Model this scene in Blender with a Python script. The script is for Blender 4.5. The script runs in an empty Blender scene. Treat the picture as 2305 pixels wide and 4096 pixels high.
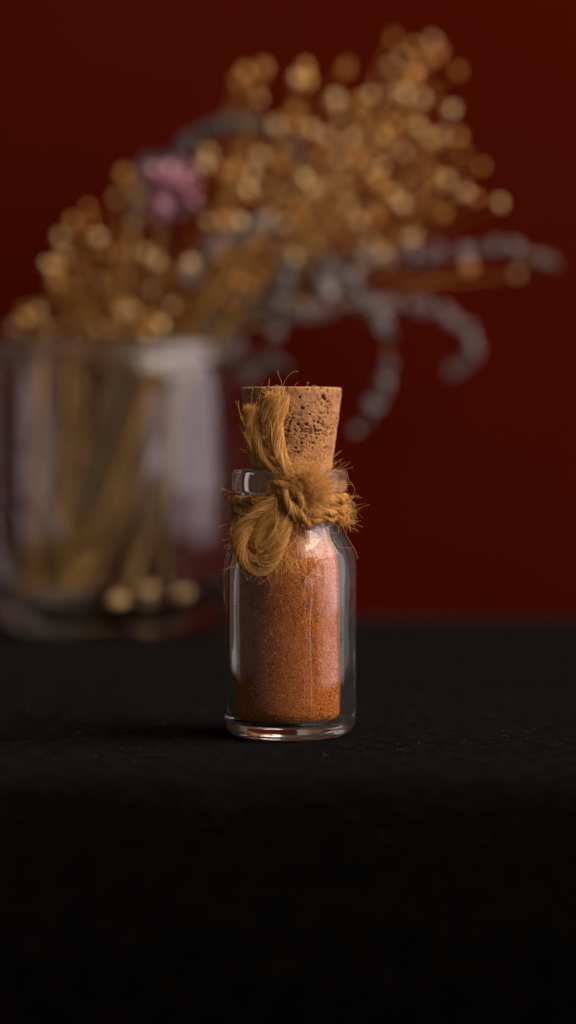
import bpy, math, random
import numpy as np
from mathutils import Vector, Matrix, noise

random.seed(7)
rng = np.random.default_rng(11)
MM = 0.001                                   # lengths below are written in millimetres
R = math.radians
SC = bpy.context.scene
COL = SC.collection

# ------------------------------------------------------------------ camera
CAM_D, CAM_H, CAM_X = 400.0, 49.6, -0.35     # distance to the bottle axis, lens height, sideways offset
cam_data = bpy.data.cameras.new('camera')
cam = bpy.data.objects.new('camera', cam_data)
COL.objects.link(cam)
cam.location = (CAM_X * MM, -CAM_D * MM, CAM_H * MM)
cam.rotation_euler = (R(90), 0, 0)
cam_data.sensor_fit = 'VERTICAL'
cam_data.sensor_height = 24
cam_data.lens = 56.25
cam_data.shift_y = -298 / 4096
cam_data.clip_start = 0.02
cam_data.clip_end = 20
cam_data.dof.use_dof = True
cam_data.dof.focus_distance = 0.3915
cam_data.dof.aperture_fstop = 5.1
SC.camera = cam

# ------------------------------------------------------------------ world, lamps, exposure
world = bpy.data.worlds.new('World')
SC.world = world
world.use_nodes = True
wb = world.node_tree.nodes['Background']
wb.inputs[0].default_value = (0.80, 0.70, 0.66, 1)
wb.inputs[1].default_value = 0.075


def upright_light(name, az, dist, width, z0, z1, radiance, color):
    """an upright area light; az is measured from the direction towards the camera"""
    h = z1 - z0
    d = bpy.data.lights.new(name, 'AREA')
    d.shape = 'RECTANGLE'
    d.size, d.size_y = width, h
    d.energy = radiance * width * h * math.pi
    d.color = color
    o = bpy.data.objects.new(name, d)
    COL.objects.link(o)
    o.location = (dist * math.sin(R(az)), -dist * math.cos(R(az)), (z0 + z1) / 2)
    n = Vector((math.sin(R(az)), -math.cos(R(az)), 0))       # local +Z points away from the bottle
    x = Vector((0, 0, 1)).cross(n)
    o.rotation_euler = Matrix((x, Vector((0, 0, 1)), n)).transposed().to_euler()
    return o


upright_light('window_upper_pane', 84, 0.75, 0.68, -0.035, 0.30, 1.6, (1.0, 0.84, 0.93))
upright_light('window_middle_pane', 80, 0.75, 0.72, 0.31, 0.74, 3.6, (1.0, 0.86, 0.84))
upright_light('added_high_key', 72, 0.75, 1.10, 0.75, 1.65, 7.6, (1.0, 0.89, 0.75))  # added key light high at the right, brightens twine, cork and sand
upright_light('window_lower_pane', 84, 0.75, 0.68, -0.40, -0.045, 0.8, (1.0, 0.82, 0.93))
upright_light('window_near_pane', 46.5, 0.75, 0.26, 0.006, 0.105, 1.5, (0.88, 0.80, 1.0))
upright_light('added_front_fill', 44, 0.80, 0.42, 0.40, 0.95, 2.6, (1.0, 0.90, 0.78))  # added fill from the front right to brighten the twine, no known pane
upright_light('window_side_light', 35.5, 0.75, 0.022, -0.25, 0.0, 1.7, (1.0, 0.88, 0.90))
upright_light('far_room_light', -119, 0.9, 0.30, -0.45, 0.45, 0.22, (1.0, 0.90, 0.82))

SC.view_settings.view_transform = 'Standard'
SC.view_settings.look = 'None'
SC.view_settings.exposure = 0.35
SC.view_settings.gamma = 1.0
SC.view_settings.use_curve_mapping = False
cy = SC.cycles
cy.max_bounces = 24
cy.diffuse_bounces = 4
cy.glossy_bounces = 10
cy.transmission_bounces = 20
cy.transparent_max_bounces = 8
cy.caustics_reflective = True
cy.caustics_refractive = True
cy.blur_glossy = 0.0
cy.sample_clamp_indirect = 12.0
cy.use_denoising = True
cy.denoiser = 'OPENIMAGEDENOISE'


# ------------------------------------------------------------------ helpers
def at(px, py, y):
    """place (mm) at depth y (mm behind the bottle axis) seen at the photograph's pixel"""
    d = CAM_D + y
    return np.array((CAM_X + (px - 1152.5) / 9600 * d, y, CAM_H - (py - 1750) / 9600 * d))


def fv(x, y):                               # coordinates of the 1450 px wide overview -> photograph pixels
    return x * 1.5897, y * 1.5897


def zm(x, y):                               # coordinates of the neck close-up -> photograph pixels
    return 800 + x / 1.9333, 1450 + y / 1.9333


def link_mesh(name, verts, faces, mat, parent=None, smooth=True, attrs=None, kind=None):
    me = bpy.data.meshes.new(name)
    v = np.asarray(verts, dtype=np.float64) * MM
    me.from_pydata(v.tolist() if len(v) < 200 else v, [], faces)
    if smooth:
        me.polygons.foreach_set('use_smooth', np.ones(len(me.polygons), dtype=bool))
    if attrs:
        for k, a in attrs.items():
            at_ = me.attributes.new(k, 'FLOAT', 'POINT')
            at_.data.foreach_set('value', np.asarray(a, dtype=np.float32))
    me.materials.append(mat)
    me.update()
    o = bpy.data.objects.new(name, me)
    COL.objects.link(o)
    if parent is not None:
        o.parent = parent
        o.matrix_parent_inverse = Matrix.Identity(4)
        o.location = -(parent_world(parent))
    if kind:
        o['kind'] = kind
    return o


def parent_world(p):
    w = Vector((0, 0, 0))
    while p is not None:
        w += p.location
        p = p.parent
    return w


def thing(name, label, cat, loc=(0, 0, 0), group=None):
    o = bpy.data.objects.new(name, None)
    COL.objects.link(o)
    o.location = Vector(loc) * MM
    o.empty_display_size = 0.005
    tag(o, label, cat, group)
    return o


def tag(o, label, cat, group=None):
    o['label'] = label
    o['category'] = cat
    if group:
        o['group'] = group


def lathe(profile, seg, cx=0.0, cy_=0.0, wob=0.0, closed=True, seed=0.0):
    """spin (r, z) pairs round the z axis; r = 0 collapses to a pole"""
    verts, rings = [], []
    for r, z in profile:
        if r <= 1e-6:
            rings.append([len(verts)])
            verts.append((cx, cy_, z))
        else:
            ring = []
            for i in range(seg):
                a = 2 * math.pi * i / seg
                rr = r
                if wob:
                    rr += wob * noise.noise(Vector((math.cos(a) * 1.6 + seed, math.sin(a) * 1.6, z * 0.11)))
                    rr += 0.35 * wob * noise.noise(Vector((math.cos(a) * 5 + seed, math.sin(a) * 5, z * 0.3)))
                    rr += 0.32 * wob * noise.noise(Vector((math.cos(a) * 15 + seed, math.sin(a) * 15, z * 0.09)))
                ring.append(len(verts))
                verts.append((cx + rr * math.cos(a), cy_ + rr * math.sin(a), z))
            rings.append(ring)
    faces = []
    n = len(rings)
    for k in range(n if closed else n - 1):
        a, b = rings[k], rings[(k + 1) % n]
        if len(a) == 1 and len(b) == 1:
            continue
        for i in range(seg):
            j = (i + 1) % seg
            if len(a) == 1:
                faces.append((a[0], b[j], b[i]))
            elif len(b) == 1:
                faces.append((a[i], a[j], b[0]))
            else:
                faces.append((a[i], a[j], b[j], b[i]))
    return verts, faces


def spline(pts, n):
    """Catmull-Rom through pts, n points spaced evenly along it"""
    p = np.asarray(pts, dtype=float)
    p = np.vstack((2 * p[0] - p[1], p, 2 * p[-1] - p[-2]))
    out = []
    for i in range(1, len(p) - 2):
        for t in np.linspace(0, 1, 24, endpoint=False):
            a, b, c, d = p[i - 1], p[i], p[i + 1], p[i + 2]
            out.append(0.5 * ((2 * b) + (c - a) * t + (2 * a - 5 * b + 4 * c - d) * t * t + (3 * b - a - 3 * c + d) * t ** 3))
    out.append(p[-2])
    out = np.array(out)
    s = np.concatenate(([0], np.cumsum(np.linalg.norm(np.diff(out, axis=0), axis=1))))
    u = np.linspace(0, s[-1], n)
    return np.stack([np.interp(u, s, out[:, k]) for k in range(3)], axis=1)


def frames(path):
    """parallel-transported normals of a polyline"""
    t = np.gradient(path, axis=0)
    t /= np.linalg.norm(t, axis=1)[:, None] + 1e-12
    n0 = np.cross(t[0], (0, 1, 0.01))
    if np.linalg.norm(n0) < 1e-3:
        n0 = np.cross(t[0], (1, 0, 0))
    n0 /= np.linalg.norm(n0)
    N = [n0]
    for i in range(1, len(path)):
        n = N[-1] - t[i] * np.dot(N[-1], t[i])
        N.append(n / (np.linalg.norm(n) + 1e-12))
    N = np.array(N)
    return t, N, np.cross(t, N)


class Tubes:
    """many thin tubes gathered into one mesh"""

    def __init__(self):
        self.v, self.f, self.a, self.n = [], [], [], 0

    def add(self, path, rad, sides=3, tint=0.5):
        path = np.asarray(path, dtype=float)
        m = len(path)
        _, N, B = frames(path)
        rad = np.broadcast_to(np.asarray(rad, dtype=float), (m,))
        ang = np.arange(sides) * 2 * math.pi / sides + rng.random() * 6
        ring = (path[:, None, :] + rad[:, None, None] * (np.cos(ang)[None, :, None] * N[:, None, :] + np.sin(ang)[None, :, None] * B[:, None, :]))
        self.v.append(ring.reshape(-1, 3))
        i = np.arange(m - 1)[:, None] * sides
        k = np.arange(sides)[None, :]
        k2 = (k + 1) % sides
        q = np.stack((i + k, i + k2, i + sides + k2, i + sides + k), axis=-1).reshape(-1, 4) + self.n
        self.f.append(q)
        self.a.append(np.full(m * sides, tint))
        self.n += m * sides

    def build(self, name, mat, parent=None, kind=None):
        v = np.vstack(self.v)
        f = np.vstack(self.f)
        return link_mesh(name, v, f.tolist(), mat, parent, attrs={'tint': np.concatenate(self.a)}, kind=kind)


# ------------------------------------------------------------------ materials
def new_mat(name):
    m = bpy.data.materials.new(name)
    m.use_nodes = True
    nt = m.node_tree
    return m, nt, nt.nodes['Principled BSDF']


def nd(nt, typ, **kw):
    n = nt.nodes.new(typ)
    for k, v in kw.items():
        setattr(n, k, v)
    return n


def ramp(nt, stops, fac=None):
    r = nd(nt, 'ShaderNodeValToRGB')
    e = r.color_ramp.elements
    while len(e) < len(stops):
        e.new(0.5)
    for i, (p, c) in enumerate(stops):
        e[i].position = p
        e[i].color = (*c, 1)
    if fac is not None:
        nt.links.new(fac, r.inputs[0])
    return r


def glass_mat(name, color, ior=1.5, rough=0.0):
    m, nt, p = new_mat(name)
    p.inputs['Base Color'].default_value = (*color, 1)
    p.inputs['Roughness'].default_value = rough
    p.inputs['IOR'].default_value = ior
    p.inputs['Transmission Weight'].default_value = 1
    return m


def noise_node(nt, scale, detail=3, rough=0.55, coord='Object'):
    tc = nd(nt, 'ShaderNodeTexCoord')
    n = nd(nt, 'ShaderNodeTexNoise')
    n.inputs['Scale'].default_value = scale
    n.inputs['Detail'].default_value = detail
    n.inputs['Roughness'].default_value = rough
    nt.links.new(tc.outputs[coord], n.inputs['Vector'])
    return n


M = {}
def diffuse_film(m, lo, hi, scale):
    """a thin, uneven, pale diffuse film mixed over the glass"""
    nt = m.node_tree
    p = nt.nodes['Principled BSDF']
    n = noise_node(nt, scale, 5, 0.6)
    r_ = ramp(nt, [(0.35, (lo,) * 3), (0.72, (hi,) * 3)], n.outputs[0])
    d = nd(nt, 'ShaderNodeBsdfDiffuse')
    d.inputs[0].default_value = (0.72, 0.68, 0.62, 1)
    ms = nd(nt, 'ShaderNodeMixShader')
    nt.links.new(r_.outputs[0], ms.inputs[0])
    nt.links.new(p.outputs[0], ms.inputs[1])
    nt.links.new(d.outputs[0], ms.inputs[2])
    nt.links.new(ms.outputs[0], nt.nodes['Material Output'].inputs[0])


M['glass'] = glass_mat('clear_bottle_glass', (0.97, 0.98, 0.975))
M['jar_glass'] = glass_mat('clear_jar_glass', (0.97, 0.97, 0.97), 1.48)
M['rim_glass'] = glass_mat('ground_rim_glass', (0.95, 0.93, 0.92), 1.48, 0.2)
diffuse_film(M['rim_glass'], 0.012, 0.035, 80)
diffuse_film(M['glass'], 0.006, 0.028, 260)
diffuse_film(M['jar_glass'], 0.001, 0.007, 80)

# wall paint: deep red, faintly mottled
m, nt, p = new_mat('red_wall_paint')
n = noise_node(nt, 6, 4)
r_ = ramp(nt, [(0.3, (0.053, 0.0040, 0.0007)), (0.75, (0.066, 0.0052, 0.0010))], n.outputs[0])
nt.links.new(r_.outputs[0], p.inputs['Base Color'])
p.inputs['Roughness'].default_value = 0.9
p.inputs['Specular IOR Level'].default_value = 0.0
M['wall'] = m

# black felt cloth
m, nt, p = new_mat('black_felt')
n = noise_node(nt, 900, 5, 0.7)
n2 = noise_node(nt, 260, 3, 0.6)
mx = nd(nt, 'ShaderNodeMath', operation='ADD')
nt.links.new(n.outputs[0], mx.inputs[0])
nt.links.new(n2.outputs[0], mx.inputs[1])
hv = nd(nt, 'ShaderNodeMath', operation='MULTIPLY')
hv.inputs[1].default_value = 0.5
nt.links.new(mx.outputs[0], hv.inputs[0])
r_ = ramp(nt, [(0.32, (0.0009, 0.0008, 0.0007)), (0.5, (0.0016, 0.0014, 0.0012)), (0.72, (0.0040, 0.0034, 0.0030))], hv.outputs[0])
nt.links.new(r_.outputs[0], p.inputs['Base Color'])
p.inputs['Roughness'].default_value = 1.0
p.inputs['Specular IOR Level'].default_value = 0.0
rs = ramp(nt, [(0.34, (0.016,) * 3), (0.5, (0.027,) * 3), (0.68, (0.046,) * 3)], hv.outputs[0])
nt.links.new(rs.outputs[0], p.inputs['Sheen Weight'])
p.inputs['Sheen Tint'].default_value = (1.0, 0.88, 0.78, 1)
p.inputs['Sheen Roughness'].default_value = 0.35
b = nd(nt, 'ShaderNodeBump')
b.inputs['Strength'].default_value = 0.5
b.inputs['Distance'].default_value = 0.0004
nt.links.new(mx.outputs[0], b.inputs['Height'])
nt.links.new(b.outputs[0], p.inputs['Normal'])
M['felt'] = m


def fibre_mat(name, dark, mid, light, transl=0.25):
    m, nt, p = new_mat(name)
    a = nd(nt, 'ShaderNodeAttribute', attribute_name='tint')
    r_ = ramp(nt, [(0.0, dark), (0.5, mid), (1.0, light)], a.outputs['Fac'])
    nt.links.new(r_.outputs[0], p.inputs['Base Color'])
    p.inputs['Roughness'].default_value = 0.55
    p.inputs['Specular IOR Level'].default_value = 0.25
    t = nd(nt, 'ShaderNodeBsdfTranslucent')
    nt.links.new(r_.outputs[0], t.inputs[0])
    ms = nd(nt, 'ShaderNodeMixShader')
    ms.inputs[0].default_value = transl
    nt.links.new(p.outputs[0], ms.inputs[1])
    nt.links.new(t.outputs[0], ms.inputs[2])
    nt.links.new(ms.outputs[0], nt.nodes['Material Output'].inputs[0])
    return m


M['jute'] = fibre_mat('golden_jute_fibre', (0.62, 0.31, 0.065), (0.95, 0.54, 0.14), (0.99, 0.73, 0.32), 0.38)
M['jute_core'] = fibre_mat('jute_core', (0.40, 0.19, 0.035), (0.58, 0.30, 0.07), (0.66, 0.36, 0.09), 0.15)
M['lint'] = fibre_mat('grey_lint', (0.006, 0.0052, 0.0045), (0.025, 0.022, 0.019), (0.32, 0.28, 0.24), 0.2)

# cork
m, nt, p = new_mat('cork')
a = nd(nt, 'ShaderNodeAttribute', attribute_name='tint')
n = noise_node(nt, 420, 6, 0.65)
n2 = noise_node(nt, 2600, 3, 0.6)
r1 = ramp(nt, [(0.28, (0.31, 0.130, 0.045)), (0.5, (0.48, 0.225, 0.092)), (0.75, (0.60, 0.315, 0.145))], n.outputs[0])
r2 = ramp(nt, [(0.3, (0.72, 0.68, 0.62)), (0.6, (1, 1, 1))], n2.outputs[0])
mm = nd(nt, 'ShaderNodeMix', data_type='RGBA', blend_type='MULTIPLY')
mm.inputs[0].default_value = 1
nt.links.new(r1.outputs[0], mm.inputs[6])
nt.links.new(r2.outputs[0], mm.inputs[7])
m2 = nd(nt, 'ShaderNodeMix', data_type='RGBA')
nt.links.new(a.outputs['Fac'], m2.inputs[0])
nt.links.new(mm.outputs[2], m2.inputs[6])
m2.inputs[7].default_value = (0.075, 0.028, 0.012, 1)
nt.links.new(m2.outputs[2], p.inputs['Base Color'])
p.inputs['Roughness'].default_value = 0.85
p.inputs['Specular IOR Level'].default_value = 0.2
b = nd(nt, 'ShaderNodeBump')
b.inputs['Strength'].default_value = 0.5
b.inputs['Distance'].default_value = 0.00015
nt.links.new(n2.outputs[0], b.inputs['Height'])
nt.links.new(b.outputs[0], p.inputs['Normal'])
M['cork'] = m

# sand
m, nt, p = new_mat('orange_sand')
a = nd(nt, 'ShaderNodeAttribute', attribute_name='tint')
r_ = ramp(nt, [(0.0, (0.05, 0.022, 0.012)), (0.10, (0.20, 0.050, 0.008)), (0.45, (0.56, 0.155, 0.010)), (0.8, (0.72, 0.26, 0.030)), (1.0, (0.80, 0.46, 0.20))], a.outputs['Fac'])
nt.links.new(r_.outputs[0], p.inputs['Base Color'])
p.inputs['Roughness'].default_value = 0.85
p.inputs['Specular IOR Level'].default_value = 0.12
M['sand'] = m


def plain(name, c0, c1, scale=300, rough=0.7, sheen=0.0):
    m, nt, p = new_mat(name)
    n = noise_node(nt, scale, 3)
    r_ = ramp(nt, [(0.3, c0), (0.7, c1)], n.outputs[0])
    nt.links.new(r_.outputs[0], p.inputs['Base Color'])
    p.inputs['Roughness'].default_value = rough
    p.inputs['Specular IOR Level'].default_value = 0.3
    return m


M['pod'] = [plain('golden_pod', (0.54, 0.25, 0.05), (0.78, 0.41, 0.11)),
            plain('pale_pod', (0.62, 0.38, 0.15), (0.84, 0.58, 0.29)),
            plain('brown_pod', (0.40, 0.15, 0.03), (0.60, 0.26, 0.06))]
M['straw'] = plain('dry_straw_stem', (0.36, 0.18, 0.04), (0.58, 0.32, 0.09))
M['olive'] = plain('olive_dry_stem', (0.12, 0.075, 0.022), (0.22, 0.13, 0.04))
M['bark'] = plain('dark_brown_stem', (0.07, 0.035, 0.015), (0.16, 0.075, 0.03))
M['grey_floret'] = plain('blue_grey_floret', (0.05, 0.055, 0.072), (0.38, 0.32, 0.295), 420)
M['dark_floret'] = plain('dark_slate_floret', (0.020, 0.022, 0.032), (0.13, 0.12, 0.115), 420)
M['mauve_floret'] = plain('mauve_floret', (0.07, 0.06, 0.066), (0.31, 0.24, 0.23), 420)
M['pink'] = plain('pink_violet_petal', (0.56, 0.30, 0.40), (0.76, 0.45, 0.46), 260)
M['violet'] = plain('pale_violet_petal', (0.40, 0.26, 0.42), (0.60, 0.42, 0.56), 260)
M['rust'] = plain('rust_petal', (0.36, 0.09, 0.018), (0.50, 0.16, 0.03), 260)

# ------------------------------------------------------------------ setting: wall and cloth-covered table
WALL_Y = 263.0
v = [(-330, WALL_Y, -500), (150, WALL_Y, -500), (150, WALL_Y, 420), (-330, WALL_Y, 420),
     (-330, WALL_Y + 20, -500), (150, WALL_Y + 20, -500), (150, WALL_Y + 20, 420), (-330, WALL_Y + 20, 420)]
f = [(0, 1, 2, 3), (5, 4, 7, 6), (1, 5, 6, 2), (4, 0, 3, 7), (3, 2, 6, 7), (4, 5, 1, 0)]
wall = link_mesh('wall', v, f, M['wall'], smooth=False)
wall['kind'] = 'structure'
wall['label'] = 'plain deep red painted wall behind the table'

prof = [(WALL_Y - 0.5, -84.0), (WALL_Y - 0.5, 0.0)]
for y in np.linspace(240, -44, 60):
    prof.append((y, 0.0))
for k in range(1, 25):
    a = math.pi * k / 24
    prof.append((-44 - 42 * math.sin(a), -42 + 42 * math.cos(a)))
v, f = [], []
xs = list(np.linspace(-108, 92, 60))
for x in xs:
    for y, z in prof:
        lift = 0.0
        if z == 0.0:
            d = math.hypot(x, y)
            lift = 0.35 * noise.noise(Vector((x * 0.03, y * 0.03, 3.3))) * min(1, max(0, (d - 22) / 40))
        v.append((x, y, z + lift))
NP = len(prof)
for i in range(len(xs) - 1):
    for k in range(NP):
        k2 = (k + 1) % NP
        f.append((i * NP + k, i * NP + k2, (i + 1) * NP + k2, (i + 1) * NP + k))
f.append(tuple(range(NP - 1, -1, -1)))
f.append(tuple((len(xs) - 1) * NP + k for k in range(NP)))
table = link_mesh('tabletop', v, f, M['felt'])
table['kind'] = 'structure'
table['label'] = 'table top under black felt cloth with rounded front edge'

# felt nap and lint close to the bottle
T = Tubes()
for _ in range(5200):
    x = rng.uniform(-52, 52)
    y = rng.uniform(-34, 70)
    L = rng.uniform(0.3, 1.5)
    a = rng.uniform(0, 6.283)
    lift = 0.35 * noise.noise(Vector((x * 0.03, y * 0.03, 3.3))) * min(1, max(0, (math.hypot(x, y) - 22) / 40))
    if math.hypot(x, y) < 12.5:
        continue
    h = rng.uniform(0.05, 0.4)
    p0 = np.array((x, y, lift - 0.05))
    pts = [p0, p0 + (math.cos(a) * L * .5, math.sin(a) * L * .5, h), p0 + (math.cos(a + rng.normal(0, .6)) * L, math.sin(a) * L, h * rng.uniform(0, 1))]
    T.add(spline(pts, 5), 0.018, 3, min(0.6, abs(rng.normal(0.1, 0.15))) if rng.random() > 0.012 else 0.9)
nap = T.build('felt_nap', M['lint'], kind='stuff')
nap['label'] = 'short fibres and lint standing up from the black felt'
nap['category'] = 'felt nap'

# ------------------------------------------------------------------ the bottle
CAVX = -0.30                                   # the mould's cavity sits a little off the outer wall's axis
outer = [(0, 0.70), (4, 0.66), (6.6, 0.40), (7.6, 0.12), (8.3, 0.02), (9.0, 0.10), (9.75, 0.42), (10.35, 1.0), (10.72, 1.8), (10.92, 2.8), (11.0, 4.2)]
outer += [(11.0, z) for z in np.linspace(5.5, 27, 16)]
outer += [(10.97, 28), (10.85, 29.2), (10.62, 30.3), (10.28, 31.3), (9.85, 32.2), (9.38, 33.0), (8.92, 33.8), (8.5, 34.6), (8.2, 35.4), (8.05, 36.4),
          (8.0, 37.6), (8.0, 39.2), (8.1, 40.0), (8.4, 40.35), (8.9, 40.42), (9.3, 40.55), (9.52, 40.9), (9.6, 41.5), (9.6, 42.2), (9.57, 42.5), (9.6, 42.8), (9.6, 43.3), (9.5, 43.8), (9.25, 44.15), (8.85, 44.3),
          (7.8, 44.3), (7.3, 44.2), (7.0, 43.9), (6.88, 43.4)]
inner = [(6.78, 42.5), (6.68, 40), (6.6, 38), (6.58, 36.2), (6.62, 35.2), (6.8, 34.2), (7.15, 33.0), (7.6, 31.9), (8.05, 30.8), (8.42, 29.6), (8.68, 28.4), (8.84, 27), (8.9, 25.5)]
inner += [(8.9, z) for z in np.linspace(24, 4.6, 12)]
inner += [(8.87, 4.1), (8.75, 3.5), (8.45, 2.95), (7.9, 2.55), (7.1, 2.32), (5, 2.2), (2.5, 2.16), (0, 2.14)]
bottle = thing('glass_bottle', 'small clear glass bottle with rolled lip standing on black felt', 'bottle')
vo, fo = lathe(outer, 144, wob=0.085, closed=False, seed=2.0)
vi, fi = lathe(inner, 144, cx=CAVX, wob=0.06, closed=False, seed=9.0)
off = len(vo)
faces = [tuple(reversed(q)) for q in fo] + [tuple(i + off for i in reversed(q)) for q in fi]
lo, li = off - 144, off
for i in range(144):
    j = (i + 1) % 144
    faces.append((li + i, li + j, lo + j, lo + i))
# outward-facing check is done by recalculating the normals once
gl = link_mesh('glass_body', vo + vi, faces, M['glass'], bottle)
import bmesh
bm = bmesh.new()
bm.from_mesh(gl.data)
bmesh.ops.recalc_face_normals(bm, faces=bm.faces)
bm.to_mesh(gl.data)
bm.free()
gl.data.polygons.foreach_set('use_smooth', np.ones(len(gl.data.polygons), dtype=bool))

# ------------------------------------------------------------------ the sand in it
sand = thing('sand_filling', 'orange brown speckled sand filling the corked bottle', 'sand', (0, 0, 2.2))
GAP = 0.13
sp = [(0, 35.4), (3.5, 35.2), (6.3, 34.9)]
core = [(max(0, r - GAP - 0.12), z) for r, z in inner if z < 34.6 and r > 0.1]
core = [(r, z if r > 8.5 or z > 4 else z + GAP + 0.1) for r, z in core] + [(0, 2.14 + GAP + 0.1)]
vs, fs = lathe([(0, 35.2), (3.5, 35.0), (6.1, 34.7)] + core, 96, cx=CAVX, closed=False)
bed = link_mesh('sand_bed', vs, fs, M['sand'], sand, attrs={'tint': np.full(len(vs), 0.38)})
# single grains against the glass
prof_r = np.array([r for r, z in inner if r > 0.1])
prof_z = np.array([z for r, z in inner if r > 0.1])
phi = (1 + 5 ** .5) / 2
ico_v = np.array([(-1, phi, 0), (1, phi, 0), (-1, -phi, 0), (1, -phi, 0), (0, -1, phi), (0, 1, phi), (0, -1, -phi), (0, 1, -phi), (phi, 0, -1), (phi, 0, 1), (-phi, 0, -1), (-phi, 0, 1)])
ico_v /= np.linalg.norm(ico_v[0])
ico_f = np.array([(0, 11, 5), (0, 5, 1), (0, 1, 7), (0, 7, 10), (0, 10, 11), (1, 5, 9), (5, 11, 4), (11, 10, 2), (10, 7, 6), (7, 1, 8), (3, 9, 4), (3, 4, 2), (3, 2, 6), (3, 6, 8), (3, 8, 9), (4, 9, 5), (2, 4, 11), (6, 2, 10), (8, 6, 7), (9, 8, 1)])
GV, GF, GT, cnt = [], [], [], 0
seg_s = np.concatenate(([0], np.cumsum(np.hypot(np.diff(prof_r), np.diff(prof_z)))))
for _ in range(30000):
    s = rng.uniform(seg_s[4], seg_s[-1])
    r = np.interp(s, seg_s, prof_r)
    z = np.interp(s, seg_s, prof_z)
    if rng.random() > r / 8.9:
        continue
    if z > 34.6:
        continue
    ds = 0.05
    tr, tz = np.interp(s + ds, seg_s, prof_r) - np.interp(s - ds, seg_s, prof_r), np.interp(s + ds, seg_s, prof_z) - np.interp(s - ds, seg_s, prof_z)
    tl = math.hypot(tr, tz) + 1e-9
    nr, nz = tz / tl, -tr / tl                    # towards the axis
    if nr > 0 and z > 3:
        nr, nz = -nr, -nz
    if z <= 3 and nz < 0:
        nr, nz = -nr, -nz
    size = rng.uniform(0.10, 0.19)
    depth = size + 0.07 + rng.uniform(0, 0.06)
    a = rng.uniform(0, 6.2832)
    rr = r + nr * depth
    c = np.array((CAVX + rr * math.cos(a), rr * math.sin(a), z + nz * depth))
    q = rng.normal(size=4)
    q /= np.linalg.norm(q)
    w, x, y, zq = q
    rot = np.array([[1 - 2 * (y * y + zq * zq), 2 * (x * y - zq * w), 2 * (x * zq + y * w)], [2 * (x * y + zq * w), 1 - 2 * (x * x + zq * zq), 2 * (y * zq - x * w)], [2 * (x * zq - y * w), 2 * (y * zq + x * w), 1 - 2 * (x * x + y * y)]])
    GV.append((ico_v * size * rng.uniform(0.7, 1.0, 3)) @ rot.T + c)
    GF.append(ico_f + cnt)
    cnt += 12
    u = rng.random()
    t = rng.uniform(0, 0.08) if u < 0.045 else (rng.uniform(0.85, 1.0) if u > 0.985 else np.clip(rng.normal(0.45, 0.13), 0.1, 0.8))
    # darker patches: sand is not mixed evenly
    if noise.noise(Vector((c[0] * .45, c[1] * .45, c[2] * .45))) > 0.28 and u < 0.4:
        t *= 0.35
    GT.append(np.full(12, t))
link_mesh('sand_grain', np.vstack(GV), np.vstack(GF).tolist(), M['sand'], sand, smooth=False, attrs={'tint': np.concatenate(GT)}, kind='stuff')

# ------------------------------------------------------------------ the cork
cork = thing('cork_stopper', 'tapered brown cork stopper pitted with dark holes, pressed into the bottle', 'cork', (0.25, 0, 39.3))
NA, NZ = 420, 150
CZ0, CZ1 = 39.3, 57.9
pits = []
for X, Y, pr, dep in [(955, 268, 0.62, 1.0), (970, 285, 0.35, 0.8), (1072, 262, 0.35, .6), (790, 355, .38, .6), (770, 270, .3, .5), (915, 460, .35, .7), (820, 480, .42, .7), (880, 495, .3, .6), (970, 660, .42, .7), (785, 625, .35, .6), (870, 660, .3, .5), (680, 545, .45, .7),
                      (740, 660, .3, .5), (900, 580, .25, .5), (760, 480, .3, .6), (700, 450, .3, .5), (850, 400, .22, .4), (940, 395, .2, .4), (1010, 560, .22, .4), (380, 240, .35, .6), (420, 260, .3, .6), (400, 300, .3, .5), (450, 290, .35, .6), (365, 330, .25, .5), (480, 250, .25, .5), (440, 330, .3, .5), (400, 700, .35, .5), (430, 790, .4, .6), (830, 340, .2, .4)]:
    px, py = zm(X, Y)
    x, _, z = at(px, py, -5)
    rr = np.interp(z, [44.6, 57.9], [6.73, 8.4])
    s = np.clip((x - 0.25) / rr, -0.99, 0.99)
    pits.append((math.asin(s), z, pr * 0.62, dep * 0.8))
for _ in range(110):
    pits.append((rng.uniform(-math.pi, math.pi), rng.uniform(40, 57.8), 0.08 + 0.26 * rng.random() ** 3, rng.uniform(0.2, 0.6)))
PA = np.array(pits)
V, A = [], []
zz = np.linspace(CZ0, CZ1, NZ)
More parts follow.
